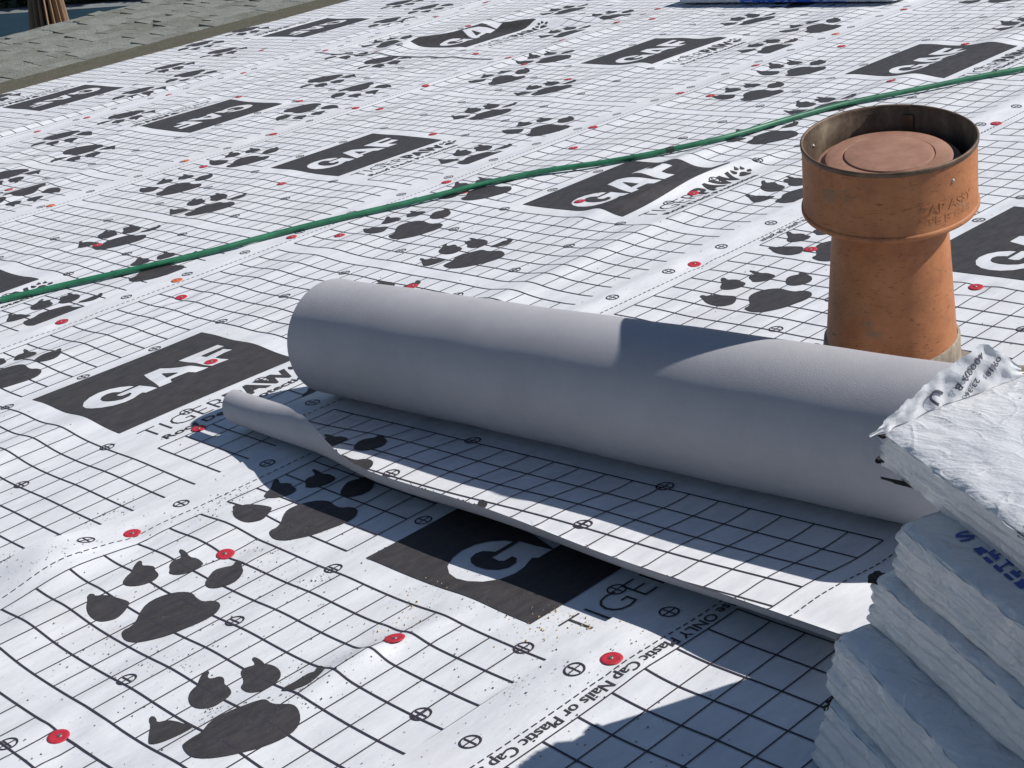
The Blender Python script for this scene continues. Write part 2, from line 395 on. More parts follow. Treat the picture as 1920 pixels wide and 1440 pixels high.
# (m, v, which)
PAWS = [(.66, 3.4, 0), (19.55, 4.55, 0), (17.75, 10.95, 1), (12.36, 11.43, 1), (10.2, 18.7, 0), (4.95, 19.4, 1)]
LG = [(2.45, 9.55), (2.2, 9.2), (1.85, 8.98), (1.4, 8.9), (.95, 9.0), (.55, 9.25), (.3, 9.6), (.2, 10.0), (.25, 10.4), (.45, 10.78), (.8, 11.05), (1.25, 11.17), (1.65, 11.13), (1.95, 11.0), (2.13, 10.95), (2.2, 11.1), (2.74, 11.1), (2.66, 10.5), (2.62, 9.95), (1.56, 9.95), (1.52, 10.25), (1.6, 10.4), (1.9, 10.4), (1.88, 10.6), (1.7, 10.75), (1.38, 10.78), (1.15, 10.62), (1.0, 10.3), (.97, 9.95), (1.05, 9.65), (1.22, 9.45), (1.48, 9.38), (1.68, 9.45), (1.8, 9.7), (1.82, 9.8), (2.5, 9.8)]
LA = [(3.37, 9.0), (4.15, 9.0), (4.6, 9.9), (4.85, 10.4), (5.10, 11.1), (4.45, 11.1), (4.3, 10.8), (3.5, 10.8), (3.38, 11.1), (2.80, 11.1)]
LH = [(3.8, 9.65), (4.08, 10.45), (3.56, 10.45)]
LF = [(4.98, 9.0), (6.9, 9.0), (6.9, 9.5), (5.75, 9.5), (5.8, 9.85), (6.5, 9.85), (6.65, 9.75), (6.7, 10.4), (5.85, 10.4), (5.9, 10.75), (6.05, 11.1), (5.2, 11.1), (5.12, 10.6)]
mx = lambda P: [(.50 + (a - .18) * .9, b) for a, b in P]
LOGO = refine(fill([[(0, 6.85), (7.1, 6.85), (7.1, 13.4), (0, 13.4)], mx(LG), mx(LA), mx(LH), mx(LF)]), .17, .5)
def flip_v(T, v0): T = T.copy(); T[..., 1] = v0 - T[..., 1]; return T
tg = [flip_v(fit_text('TIGER', .30, 3.55, 0, .92, -.022), 14.92), flip_v(fit_text('PAW', 3.65, 6.25, 0, .92, .045), 14.92),
      flip_v(fit_text('Roof Deck Protection', .55, 6.45, 0, .38, .02), 15.62)]
sp = PAWT[0] * .24; sp = sp + np.array([6.62, 14.62]); tg.append(sp)
TIGER = refine(np.concatenate(tg), .2, .5)
th = np.linspace(0, 2 * np.pi, 20, endpoint=False)
def ring(r): return [(r * math.cos(t), r * math.sin(t) / CV) for t in th]
MARK = np.concatenate([fill([ring(.24), ring(.195)])] + [np.array([[a, b, c], [a, c, d]]) for a, b, c, d in
        [[(-.2, -.02), (.2, -.02), (.2, .02), (-.2, .02)], [(-.02, -.2), (.02, -.2), (.02, .2), (-.02, .2)]]])
LW = .0245
def ribbon(a, b, along, n):
    """quads of one printed line as triangles; along='m' or 'v'"""
    t = np.linspace(0, 1, n + 1); P = np.array(a)[None] * (1 - t[:, None]) + np.array(b)[None] * t[:, None]
    off = np.array((0, LW * .76 / CV)) if along == 'm' else np.array((LW, 0))
    A, B = P - off, P + off
    return np.concatenate([np.stack([A[:-1], A[1:], B[1:]], 1), np.stack([A[:-1], B[1:], B[:-1]], 1)])
def period_lines(jmax=21):
    T = []
    for j in range(jmax + 1):
        for a, b in ([(8 * CU, 15 * CU)] if 7 <= j <= 15 else [(0, 15 * CU)]) + [(15 * CU + GAP, 22 * CU + GAP)]:
            T.append(ribbon((a, j), (b, j), 'm', max(2, int((b - a) / .4))))
    for i in range(16):
        for a, b in ([(0, 6), (16, jmax)] if i < 8 else [(0, jmax)]): T.append(ribbon((i * CU, a), (i * CU, b), 'v', int((b - a) / .13)))
    for i in range(8): T.append(ribbon((15 * CU + GAP + i * CU, 0), (15 * CU + GAP + i * CU, jmax), 'v', int(jmax / .13)))
    d = .245; k = np.arange(0, PER - .01, d)
    for v in (-.55, 21.6):
        for x in k: T.append(ribbon((x, v), (x + .15, v), 'm', 1))
    for v in (-1.27, 6.5, 14.05):
        for i in range(8): T.append(MARK + np.array([-.8 + i * PER / 8, v]))
    return np.concatenate(T)
LINES = period_lines()

def stamp(parent, T, to3, clip, name, mat):
    """lay flat triangles on a sheet"""
    c = T.mean(1); keep = clip(c[:, 0], c[:, 1])
    T = T[keep]
    if not len(T): return None
    V = to3(T[..., 0].ravel(), T[..., 1].ravel())
    F = np.arange(len(V)).reshape(-1, 3)
    return put(name, mesh_np(name, V, F, mat, True), parent)

EPS = .017
def print_strip(parent, z, u0, y0, ua, ub, ya, yb, flip=False, extra=()):
    if not flip:
        mu = lambda m_, v_: (u0 + m_, y0 - v_ * CV)
    else:
        mu = lambda m_, v_: (u0 - m_, y0 + v_ * CV)
    def to3(m_, v_):
        a, b = mu(m_, v_); return np.stack([a, b, z(a, b) + EPS], -1)
    def clip(m_, v_):
        a, b = mu(m_, v_); return (a > ua + .1) & (a < ub - .1) & (b > ya + .1) & (b < yb - .1)
    ks = range(-6, 8)
    L = []
    for k in ks:
        s0, s1 = sorted((mu(k * PER, 0)[0], mu((k + 1) * PER, 0)[0]))
        if s1 < ua - 2 or s0 > ub + 2: continue
        L.append(LINES + np.array([k * PER, 0]))
    stamp(parent, np.concatenate(L), to3, clip, 'grid_print', MT['line'])
    for k in ks:
        o = np.array([k * PER, 0]); a = mu(k * PER + 3, 0)[0]
        if ua - 12 < a < ub + 12:
            stamp(parent, LOGO + o, to3, clip, 'logo_print', MT['ink'])
            stamp(parent, TIGER + o, to3, clip, 'lettering_print', MT['ink'])
        for (pm, pv, w) in PAWS:
            a = mu(k * PER + pm, pv)[0]
            if ua - 3 < a < ub + 3:
                stamp(parent, PAWT[w] + o + np.array([pm, pv]), to3, clip, 'paw_print', MT['ink'])
    for T in extra: stamp(parent, T, to3, clip, 'lettering_print', MT['ink'])

# ---------------------------------------------------------------- the setting
def w2(p):                                            # roof units -> world metres
    return TILT @ (Vector(p) * U)
EAVE = 121.3
deck = put('roof', mesh_np('roof', [(-60, -75, -.25), (150, -75, -.25), (150, EAVE - .6, -.25), (-60, EAVE - .6, -.25),
        (-60, -75, -2.2), (150, -75, -2.2), (150, EAVE - .6, -2.2), (-60, EAVE - .6, -2.2)],
        [(0, 1, 2, 3), (7, 6, 5, 4), (0, 4, 5, 1), (1, 5, 6, 2), (2, 6, 7, 3), (3, 7, 4, 0)], MT['deck'], False)); tag(deck, kind='structure')
GZ = -3.6                                             # ground level, world metres
ew = w2((0, EAVE, 0))
def wbox(name, x0, x1, y0, y1, z0, z1, mat, kind='structure'):
    V = [(x, y_, z_) for z_ in (z0, z1) for y_ in (y0, y1) for x in (x0, x1)]
    o = put(name, mesh_np(name, np.array(V) / U, [(0, 2, 3, 1), (4, 5, 7, 6), (0, 1, 5, 4), (2, 6, 7, 3), (0, 4, 6, 2), (1, 3, 7, 5)], mat, False), None, (0, 0, 0), False)
    return tag(o, kind=kind)

V = []; F = []
for (x0, x1, y0, y1, z0, z1) in ((-2.6, 7.0, -3.0, ew.y - .5, GZ, ew.z - .25),):
    V = [(x, y_, z_) for z_ in (z0, z1) for y_ in (y0, y1) for x in (x0, x1)]
    F = [(0, 2, 3, 1), (4, 5, 7, 6), (0, 1, 5, 4), (2, 6, 7, 3), (0, 4, 6, 2), (1, 3, 7, 5)]
wl = bpy.data.objects.new('wall', mesh_np('wall', np.array(V) / U, F, MT['stucco'], False)); COL.objects.link(wl)
wl.parent = deck; wl.matrix_parent_inverse = deck.matrix_world.inverted()

def ray(x, y_):
    return (CR.transposed() @ Vector(((x - 960) / FPX, (y_ - 720) / FPX, 1))).normalized()
def pix(x, y_, z=0.0):                                # where a pixel's ray meets the roof plane at height z (roof units)
    d = ray(x, y_); return CPOS + d * ((z - CPOS.z) / d.z)
def pixg(x, y_, z=GZ):                                # the same for the ground, world metres
    d = TILT.to_3x3() @ ray(x, y_); c = TILT @ (CPOS * U); return c + d * ((z - c.z) / d.z)
put_g = lambda name, V, F, mat, kind='structure': tag(put(name, mesh_np(name, np.array(V) / U, F, mat, False), None, (0, 0, 0), False), kind=kind)
put_g('ground', [(-150, -150, GZ), (200, -150, GZ), (200, 250, GZ), (-150, 250, GZ)], [(0, 1, 2, 3)], MT['soil'])
p1, p2 = pixg(0, 27, GZ + .05), pixg(200, 14, GZ + .05)
dr = (p2 - p1).normalized(); nr = Vector((-dr.y, dr.x, 0))
if nr.y < 0: nr = -nr
def strip(a, b, n0, n1, z0, z1, mat, name):
    q = [p1 + dr * a + nr * n0, p1 + dr * b + nr * n0, p1 + dr * b + nr * n1, p1 + dr * a + nr * n1]
    V = [(v.x, v.y, z0) for v in q] + [(v.x, v.y, z1) for v in q]
    return put_g(name, V, [(3, 2, 1, 0), (4, 5, 6, 7), (0, 1, 5, 4), (1, 2, 6, 5), (2, 3, 7, 6), (3, 0, 4, 7)], mat)
strip(-14, 14, -9.5, -.004, GZ + .004, GZ + .05, MT['blue'], 'pool_cover')
strip(-15, 15, 0, .30, GZ + .004, GZ + .056, MT['coping'], 'path')
# hedge
he = empty('hedge', (p1 + dr * 1.0 + nr * 2.2) / U, 'dark green leafy hedge behind the blue pool cover', 'hedge', tilt=False)
hl = []; hf = []
for i in range(30000):
    a = rnd.uniform(-9, 9); d = rnd.uniform(-.9, .9); zz = rnd.uniform(0, 2.6)
    if abs(d) < .55 and zz < 2.2: d = math.copysign(rnd.uniform(.5, .9), d)
    k_ = noise.noise(Vector((a * 1.3, d, zz * 1.3)))
    c = dr * a + nr * (d - .9 + .25 * k_) + Vector((0, 0, zz + .15 * k_))
    n_ = Vector((rnd.gauss(0, 1), rnd.gauss(0, 1), rnd.gauss(0, 1) + .4)).normalized()
    t_ = n_.orthogonal().normalized(); t_.rotate(Matrix.Rotation(rnd.uniform(0, 6.28), 3, n_)); b_ = n_.cross(t_)
    s_ = rnd.uniform(.07, .15); k0 = len(hl)
    hl += [tuple(c - t_ * s_), tuple(c + b_ * s_ * .5), tuple(c + t_ * s_), tuple(c - b_ * s_ * .5)]; hf.append((k0, k0 + 1, k0 + 2, k0 + 3))
tag(put('foliage', mesh_np('foliage', np.array(hl) / U, hf, MT['leaf'], False), he), kind='stuff')
for a in (-7, -4.5, -2, .5, 3, 5.5, 8):
    tv = []
    c = dr * a - nr * .9
    for zz, r_ in ((0, .09), (.8, .06), (1.7, .035)):
        for q in range(8): tv.append((c.x + r_ * math.cos(q * .785), c.y + r_ * math.sin(q * .785), zz))
    put('trunk', mesh_np('trunk', np.array(tv) / U, grid_faces(3, 8, True), MT['bark']), he)
# closed patio umbrella
ud = (TILT.to_3x3() @ ray(92, 36)); uc = TILT @ (CPOS * U) + ud * 17.0
ue = empty('patio_umbrella', Vector((uc.x, uc.y, GZ)) / U, 'closed tan patio umbrella standing beyond the shingled eave', 'umbrella', tilt=False)
seg = 144; prof = [(2.75, .02), (2.65, .05), (2.3, .085), (1.9, .115), (1.5, .15), (1.2, .18), (.95, .205)]
uv_ = []
for (zz, r_) in prof:
    for q in range(seg):
        t = 2 * math.pi * q / seg
        f = abs(math.sin(t * 8 + .4 * math.sin(t * 3))) ** .7
        rr = r_ * (.30 + .74 * f + .05 * math.sin(t * 3 + zz))
        uv_.append((rr * math.cos(t), rr * math.sin(t), zz))
put('canopy', mesh_np('canopy', np.array(uv_) / U, grid_faces(len(prof), seg, True), MT['canvas'], False), ue)
pv = [(r_ * math.cos(q * .393), r_ * math.sin(q * .393), zz) for zz, r_ in ((0, .028), (2.8, .024), (2.86, .0)) for q in range(16)]
put('pole', mesh_np('pole', np.array(pv) / U, grid_faces(3, 16, True), MT['wood']), ue)
put('base', lathe('base', [(0, 0), (.32 / U, 0), (.32 / U, .05 / U), (.30 / U, .07 / U), (.06 / U, .09 / U), (.05 / U, .3 / U), (0, .3 / U)], MT['coping'], 40), ue)

# ---------------------------------------------------------------- underlayment strips
for q in ((248, 1001), (423, 1040), (110, 1382), (740, 1198), (1147, 1236), (396, 679), (115, 604), (340, 558), (1302, 496), (1830, 539)):
    c = pix(*q, .1); PUCKER.append((c.x, c.y))
STR = []      # (ua, ub, ya, yb, z) topmost first, for setting things down
def strip_thing(label, u0, y0, ua, ub, ya, yb, lifts=(), base=0.0, flip=False, du=.35, dy=.13, extra=()):
    z = make_strip(ua, ub, yb, ya, lifts, base)
    me, z = strip_mesh('underlayment_strip', z, ua, ub, ya, yb, MT['sheet'], du, dy)
    e = tag(put('underlayment_strip', me), label, 'underlayment')
    print_strip(e, z, u0, y0, ua, ub, ya, yb, flip, extra)
    STR.append((ua, ub, ya, yb, z)); return e
EDGE = 2.2 * CV
Y0 = [-16.0, 0.0, EXP, 2 * EXP, 3 * EXP, 4 * EXP]
# text along the border of the strip under the bundles: upside down as seen from here
use = fit_text('Use ONLY Plastic Cap Nails or Plastic Cap Staples', 0, 8.9, 0, .27, .012)
use = np.stack([9.75 - use[..., 0], -15.62 - use[..., 1]], -1)
U00 = 5.36 - 11 * CU                                    # pattern offset of the nearest strip
use_mv = np.stack([use[..., 0] - U00, (Y0[0] - use[..., 1]) / CV], -1)
use2 = fit_text('Use ONLY Plastic Cap Nails or Plastic Cap Staples', 0, 6.5, 0, .25, .012)
use2 = refine(np.stack([16.0 - use2[..., 0], -.18 - use2[..., 1] / CV], -1), .35)
strip_thing('white gridded underlayment strip under the bundle stack, lettered with nail instructions', U00, Y0[0], -16, 34, -40, Y0[0] + EDGE,
            lifts=((.5, 1.5, .05), (6.6, 1.4, .10), (9.2, 1.0, -.02)), extra=(refine(use_mv, .3),))
strip_thing('white gridded underlayment strip lying beneath the grey roll and the orange vent pipe', 6.45, Y0[1], -14, 62, Y0[0] + .3, Y0[1] + EDGE,
            lifts=((1.5, 1.5, .42), (4.7, 1.0, .05)), extra=(use2 + np.array([15.0, 0]),))
strip_thing('white gridded underlayment strip whose lower edge passes the left end of the grey roll', 7.6, Y0[2], -8, 90, Y0[1] + .3, Y0[2] + EDGE)
strip_thing('white gridded underlayment strip crossed by the green hose, touching the strip with upside-down logos', 8.29, Y0[3], 2, 112, Y0[2] + .3, Y0[3] + EDGE, du=.4, dy=.14)
strip_thing('white underlayment strip with a sharp crease running across its logo', 59.6, Y0[4], 56.8, 125, Y0[3] + .3, Y0[4] + EDGE, base=.05, du=.4, dy=.14)
strip_thing('white underlayment strip with upside-down logos, ending at the creased strip', 43.7, 43.0, 10, 58, Y0[3] + .3, Y0[4] + EDGE, flip=True, du=.4, dy=.14)
strip_thing('white underlayment strip with upside-down logos bordering the grey shingles', 45.1, 65.7, 16, 130, Y0[4] + .3, 86.2, flip=True, du=.4, dy=.14)
def top_z(u, Y):
    for (ua, ub, ya, yb, z) in STR:
        if ua <= u <= ub and ya <= Y <= yb: return float(z(np.array(u), np.array(Y)))
    return 0.0

# ---------------------------------------------------------------- shingles along the eave
shroof = tag(put('shingle_roofing', mesh_np('shingle_roofing', [(-40, 84.6, .10), (140, 84.6, .10), (140, 90.2, .13), (-40, 90.2, .13),
      (-40, 84.6, -.2), (140, 84.6, -.2), (140, 90.2, -.2), (-40, 90.2, -.2)], [(0, 1, 2, 3), (0, 4, 5, 1), (1, 5, 6, 2), (2, 6, 7, 3), (3, 7, 4, 0)], MT['headlap'], False)),
      'grey weathered asphalt shingles laid in courses along the eave', 'shingles')
EX = 2.62; NC = 12
sv, sf = [], []
def shingle(u, w, yb_, t, skew):
    """one tab: thin at its upper end, thick at the butt, hangs down-slope"""
    a = .06; y0_ = yb_ - EX - .5; g = .05
    z0 = .10; z1 = .14 + t
    nb = 5; V = []
    for layer in (1, 0):
        for row, (yy, zz) in enumerate(((y0_, z0), (yb_ - EX * .5, (z0 + z1) / 2 + .03), (yb_ - .15, z1), (yb_, z1 - .05))):
            for c in range(nb):
                f = c / (nb - 1); x = u + g + (w - 2 * g) * f
                wob = .025 * math.sin(3.1 * x + yb_) * (row > 0)
                V.append((x, yy + (skew * (f - .5) if row > 1 else 0), (zz + wob) if layer else -.18))
    n1 = 4 * nb; F = []
    for r_ in range(3):
        for c in range(nb - 1):
            i0 = r_ * nb + c; F.append((i0, i0 + 1, i0 + nb + 1, i0 + nb))
    for c in range(nb - 1):
        F.append((c + 1, c, n1 + c, n1 + c + 1)); i0 = 3 * nb + c; F.append((i0, i0 + 1, n1 + i0 + 1, n1 + i0))
    for r_ in range(3):
        i0 = r_ * nb; F.append((i0, i0 + nb, n1 + i0 + nb, n1 + i0)); i1 = r_ * nb + nb - 1; F.append((i1 + nb, i1, n1 + i1, n1 + i1 + nb))
    return V, F
rest_v, rest_f = [], []
for k in range(NC):
    yb_ = 90.0 + (k + 1) * EX
    x = -40 + rnd.uniform(0, 3)
    while x < 138:
        w = rnd.choice((1.6, 2.1, 2.7, 3.3, 4.2)) * rnd.uniform(.9, 1.1); t = rnd.choice((.02, .06, .16, .22)) 
        Vq, Fq = shingle(x, w, yb_ + rnd.uniform(-.05, .05), t, rnd.uniform(-.06, .06))
        lo, hi = 36 + 1.2 * k * .9, 92
        if lo < x < hi:
            put('shingle', mesh_np('shingle', Vq, Fq, MT['shingle'], False), shroof)
        else:
            n0 = len(rest_v); rest_v += Vq; rest_f += [tuple(i + n0 for i in f) for f in Fq]
        x += w
tag(put('shingle_rows', mesh_np('shingle_rows', rest_v, rest_f, MT['shingle'], False), shroof), kind='stuff')

# ---------------------------------------------------------------- roll of underlayment with its loose end
SL = -.0658
def ru(Y): return 13.6135 + SL * Y
def rr_(Y): return 1.8397 - .0053 * Y
ZB = .20
roll = empty('underlayment_roll', (13.8, -7.5, 0), 'thick roll of grey-backed underlayment with its printed end unrolled', 'roll')
R0 = Vector((13.8, -7.5, 0))
ys = np.linspace(3.4, -19.6, 140); ts = np.linspace(0, 2 * np.pi, 128, endpoint=False)
YY, TT = np.meshgrid(ys, ts, indexing='ij')
RR = rr_(YY) + .012 * np.sin(YY * .55 + 1.3) + .010 * np.sin(2 * TT + YY * .16) + .008 * np.sin(3 * TT + 2) + .006 * np.sin(YY * 1.7 + TT)
RR = RR + .02 * np.exp(-((YY - 3.4) / .25) ** 2)
zc = rr_(YY) + ZB + .03
V = np.stack([ru(YY) + RR * np.cos(TT) - R0.x, YY - R0.y, zc + RR * np.sin(TT)], -1).reshape(-1, 3)
put('roll_body', mesh_np('roll_body', V, grid_faces(len(ys), len(ts), True)[:, ::-1], MT['grey']), roll)
# the wound ends: shallow steps of the spiral, round a cardboard core
for (ye, sg) in ((3.4, 1), (-19.6, -1)):
    V, F = [], []; nr_ = 26; n_ = 96
    for a in range(nr_):
        r_ = rr_(ye) * (1 - a / nr_ * .80); dy = sg * (.05 * math.sin(a * 2.1) + .03 * ((a % 3) - 1)) - sg * .04
        for q in range(n_):
            t = 2 * math.pi * q / n_; V.append((ru(ye) + r_ * math.cos(t) - R0.x, ye + dy - R0.y, rr_(ye) + ZB + .03 + r_ * math.sin(t)))
    put('wound_end', mesh_np('wound_end', V, grid_faces(nr_, n_, True), MT['cream'], False), roll)
    V = []
    for (r_, dy) in ((.37, 0), (.37, .0), (.30, 0), (.30, -1.5 * sg)):
        for q in range(48):
            t = 2 * math.pi * q / 48; V.append((ru(ye) + r_ * math.cos(t) - R0.x, ye + dy - R0.y, rr_(ye) + ZB + .03 + r_ * math.sin(t)))
    put('core', mesh_np('core', V, grid_faces(4, 48, True), MT['card']), roll)
# loose sheet
CUT = 8.15
def uf(Y): return 9.42 + .04 * np.sin(Y * .5) + .48 * sstep((Y + 5.0) / 8.0)
def ell(Y): return uf(Y) - CUT
def alpha(Y): return 1.32 - .20 * sstep((-Y - 4) / 14) + 2.2 * sstep((Y + 4.2) / 7.2)
def loose(x, Y, off=0.0):
    x = np.asarray(x, float); Y = np.asarray(Y, float)
    u_f = uf(Y); rho = ell(Y) / alpha(Y); t = np.clip((u_f - x) / rho, 0, None)
    rise = .26 * (1 - .75 * sstep((Y + 2.0) / 4.5))
    zb = ZB - .02 + rise * sstep((12.9 - x) / 3.0) + .03 * np.sin(Y * .8 + x * .3) * sstep((12.6 - x) / 1.5)
    X = np.where(t > 0, u_f - rho * np.sin(t), x) + off * np.sin(t)
    Z = np.where(t > 0, zb + rho * (1 - np.cos(t)), zb) + off * np.cos(t)
    Yo = Y + .10 * t * (Y > 0)
    return np.stack([X - R0.x, Yo - R0.y, Z], -1)
LT, LB = 4.25, -19.7
xs = np.concatenate([np.linspace(-1, 0, 40), 1 + np.linspace(.02, 1, 60)])
yy = np.linspace(LB, LT, 200)
XI, YI = np.meshgrid(np.arange(len(xs)), yy, indexing='ij')
s_ = xs[XI]; XX = np.where(s_ <= 0, uf(YI) + s_ * ell(YI), uf(YI) + (s_ - 1) * (ru(YI) - uf(YI)))
nX, nY = XX.shape
put('loose_sheet', mesh_np('loose_sheet', loose(XX, YI).reshape(-1, 3), grid_faces(nX, nY)[:, ::-1], MT['sheet']), roll)
put('backing', mesh_np('backing', loose(XX, YI, -.022).reshape(-1, 3), grid_faces(nX, nY), MT['grey']), roll)
LU0 = 12.75 - (22 * CU + GAP); LY0 = 2.35
def lsk(m_, v_): return LU0 + m_ + SL * (LY0 - v_ * CV + 7.5)      # the print runs square to the roll
def l3(m_, v_): return loose(lsk(m_, v_), LY0 - v_ * CV, EPS)
def lclip(m_, v_):
    a, b = lsk(m_, v_), LY0 - v_ * CV
    return (a > CUT + .03) & (a < ru(b) - .1) & (b > LB + .05) & (b < LT - .05)
stamp(roll, np.concatenate([LINES, LINES + np.array([PER, 0])]), l3, lclip, 'grid_print', MT['line'])
for k in (0, 1):
    for (pm, pv, w) in PAWS[1:] if k else PAWS:
        stamp(roll, PAWT[w] + np.array([k * PER + pm, pv]), l3, lclip, 'paw_print', MT['ink'])

# ---------------------------------------------------------------- vent pipe
AX = Vector((-.10, -.13, 1)).normalized(); RZ = 8.1
rc = pix(1666, 257, RZ); base = rc - AX * (RZ / AX.z)
Q = Vector((0, 0, 1)).rotation_difference(AX).to_matrix().to_4x4()
vent = empty('vent_pipe', base, 'orange rust-stained metal vent pipe with open round cap', 'vent pipe')
def vput(name, me, parent=None):
    me.transform(Q @ Matrix.Diagonal((1.05, 1.05, 1, 1))); return put(name, me, parent or vent)
def rough_lathe(name, prof, mat, seg=128, dent=.012, seed=0):
    me = lathe(name, prof, mat, seg)
    for v in me.vertices:
        k_ = 1 + dent * noise.noise(Vector((v.co.x * 18 + seed, v.co.y * 18, v.co.z * 9)))
        v.co.x *= k_; v.co.y *= k_
    return me
HL = RZ / AX.z
fl = []
nn = 24
for i in range(nn):
    for j in range(nn):
        a = -3.0 + (3.0 + 24.1 - base.x) * i / (nn - 1); b = -3.6 + 7.6 * j / (nn - 1)
        fl.append((a + .12 * math.sin(b * 2.2) * (i in (0, nn - 1)), b, .10 + .05 * math.sin(a * 1.7) * math.sin(b * 1.3) + .04))
put('flange', mesh_np('flange', fl, grid_faces(nn, nn)[:, ::-1], MT['flash']), vent)
vput('flashing_cone', rough_lathe('flashing_cone', [(2.5, .05), (2.25, .25), (2.0, .6), (1.82, 1.1), (1.73, 1.7), (1.675, 2.3), (1.65, 2.6), (1.58, 2.65)], MT['flash'], dent=.06))
CB = HL - 1.80                                          # height of the cap's lower bead
pipe = vput('pipe', rough_lathe('pipe', [(1.66, 1.5), (1.62, 2.3), (1.575, 3.0), (1.50, 4.0), (1.43, 5.0), (1.375, 5.8), (1.345, CB - .1)], MT['rust'], dent=.008, seed=5))
cap = vput('cap', rough_lathe('cap', [(1.34, CB - .24), (1.40, CB - .235), (1.62, CB - .20), (1.84, CB - .13), (1.98, CB - .06), (2.03, CB - .03), (2.075, CB - .03), (2.09, CB), (2.09, CB + .06), (2.07, CB + .10), (2.055, CB + .105), (2.05, CB + .12),
      (2.035, HL - 1.2), (2.025, HL - .6), (2.022, HL - .12)], MT['rust'], dent=.006, seed=9))
vput('rim', parent=cap, me=rough_lathe('rim', [(2.018, HL - .14), (2.05, HL - .13), (2.055, HL - .03), (2.03, HL), (1.99, HL - .02), (1.985, HL - .06)], MT['rim'], dent=.006, seed=9))
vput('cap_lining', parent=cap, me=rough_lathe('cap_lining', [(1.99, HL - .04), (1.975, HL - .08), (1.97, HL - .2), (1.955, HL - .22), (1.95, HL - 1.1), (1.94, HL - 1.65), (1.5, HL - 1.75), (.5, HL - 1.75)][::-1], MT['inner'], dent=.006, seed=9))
lid = vput('lid', rough_lathe('lid', [(r_ * 1.08, z_) for r_, z_ in [(1.54, HL - 1.1), (1.565, HL - .66), (1.55, HL - .63), (1.54, HL - .625), (1.375, HL - .60), (1.37, HL - .597), (1.37, HL - .50), (1.365, HL - .495), (1.33, HL - .485), (1.32, HL - .48), (1.0, HL - .455), (.995, HL - .455), (.99, HL - .48), (.965, HL - .48), (.96, HL - .475), (.955, HL - .43), (.945, HL - .425), (.5, HL - .41), (.001, HL - .405)]], MT['rtop'], dent=.008, seed=2))
for a in (60, 170, 290):                                # feet carrying the lid
    t = math.radians(a); c, s_ = math.cos(t), math.sin(t); V = []
    for zz in (HL - 1.75, HL - .75):
        for r_, w in ((1.46, -.2), (1.46, .2), (1.50, .2), (1.50, -.2)): V.append((r_ * c - w * s_, r_ * s_ + w * c, zz))
    vput('lid_leg', mesh_np('lid_leg', V, [(0, 1, 5, 4), (1, 2, 6, 5), (2, 3, 7, 6), (3, 0, 4, 7), (4, 5, 6, 7), (3, 2, 1, 0)], MT['inner'], False), lid)
for a, zz, nm in ((100, HL - .50, 'screw'), (258, HL - .55, 'screw')):
    t = math.radians(a); r_ = 1.95 if a == 100 else 2.03; sg = -1 if a == 100 else 1; V = []
    for d in (0, .03, .055, .06):
        for w in range(12):
            aa = w * math.pi / 6; rr = r_ + sg * (.045 - d * .7)
            V.append((rr * math.cos(t) - d * math.cos(aa) * math.sin(t), rr * math.sin(t) + d * math.cos(aa) * math.cos(t), zz + d * math.sin(aa)))
    vput(nm, mesh_np(nm, V, grid_faces(4, 12, True), MT['steel']), cap)
V = []
for a in (16, 24):                                      # lap seam inside the cap
    t = math.radians(a)
    for r_ in (1.96, 1.89):
        for zz in (HL - 1.6, HL - .24): V.append((r_ * math.cos(t), r_ * math.sin(t), zz))
vput('seam_strap', mesh_np('seam_strap', V, [(2, 3, 7, 6), (0, 1, 3, 2), (4, 6, 7, 5), (1, 5, 7, 3)], MT['inner'], False), cap)
for s, zz, h_, x0, x1 in (('T CAP ASSY', HL - 1.22, .22, -.20, 1.72), ('TYPE B GAS', HL - 1.54, .21, -.04, 1.66)):
    T = refine(fit_text(s, x0, x1, 0, h_, .02), .12)
    a = math.radians(229) + T[..., 0].ravel() / 2.04; zz_ = zz + T[..., 1].ravel()
    r_ = 2.046
    V = np.stack([r_ * np.cos(a), r_ * np.sin(a), zz_], -1)
    n0 = len(V); Fq = np.arange(n0).reshape(-1, 3)
    ed = np.concatenate([np.stack([Fq[:, i], Fq[:, (i + 1) % 3], Fq[:, (i + 1) % 3] + n0, Fq[:, i] + n0], 1) for i in range(3)])
    polys = Fq.tolist() + ed.tolist()
    vput('embossed_lettering', mesh_np('embossed_lettering', np.concatenate([V, V * np.array([.985, .985, 1])]), polys, MT['rust'], False), cap)

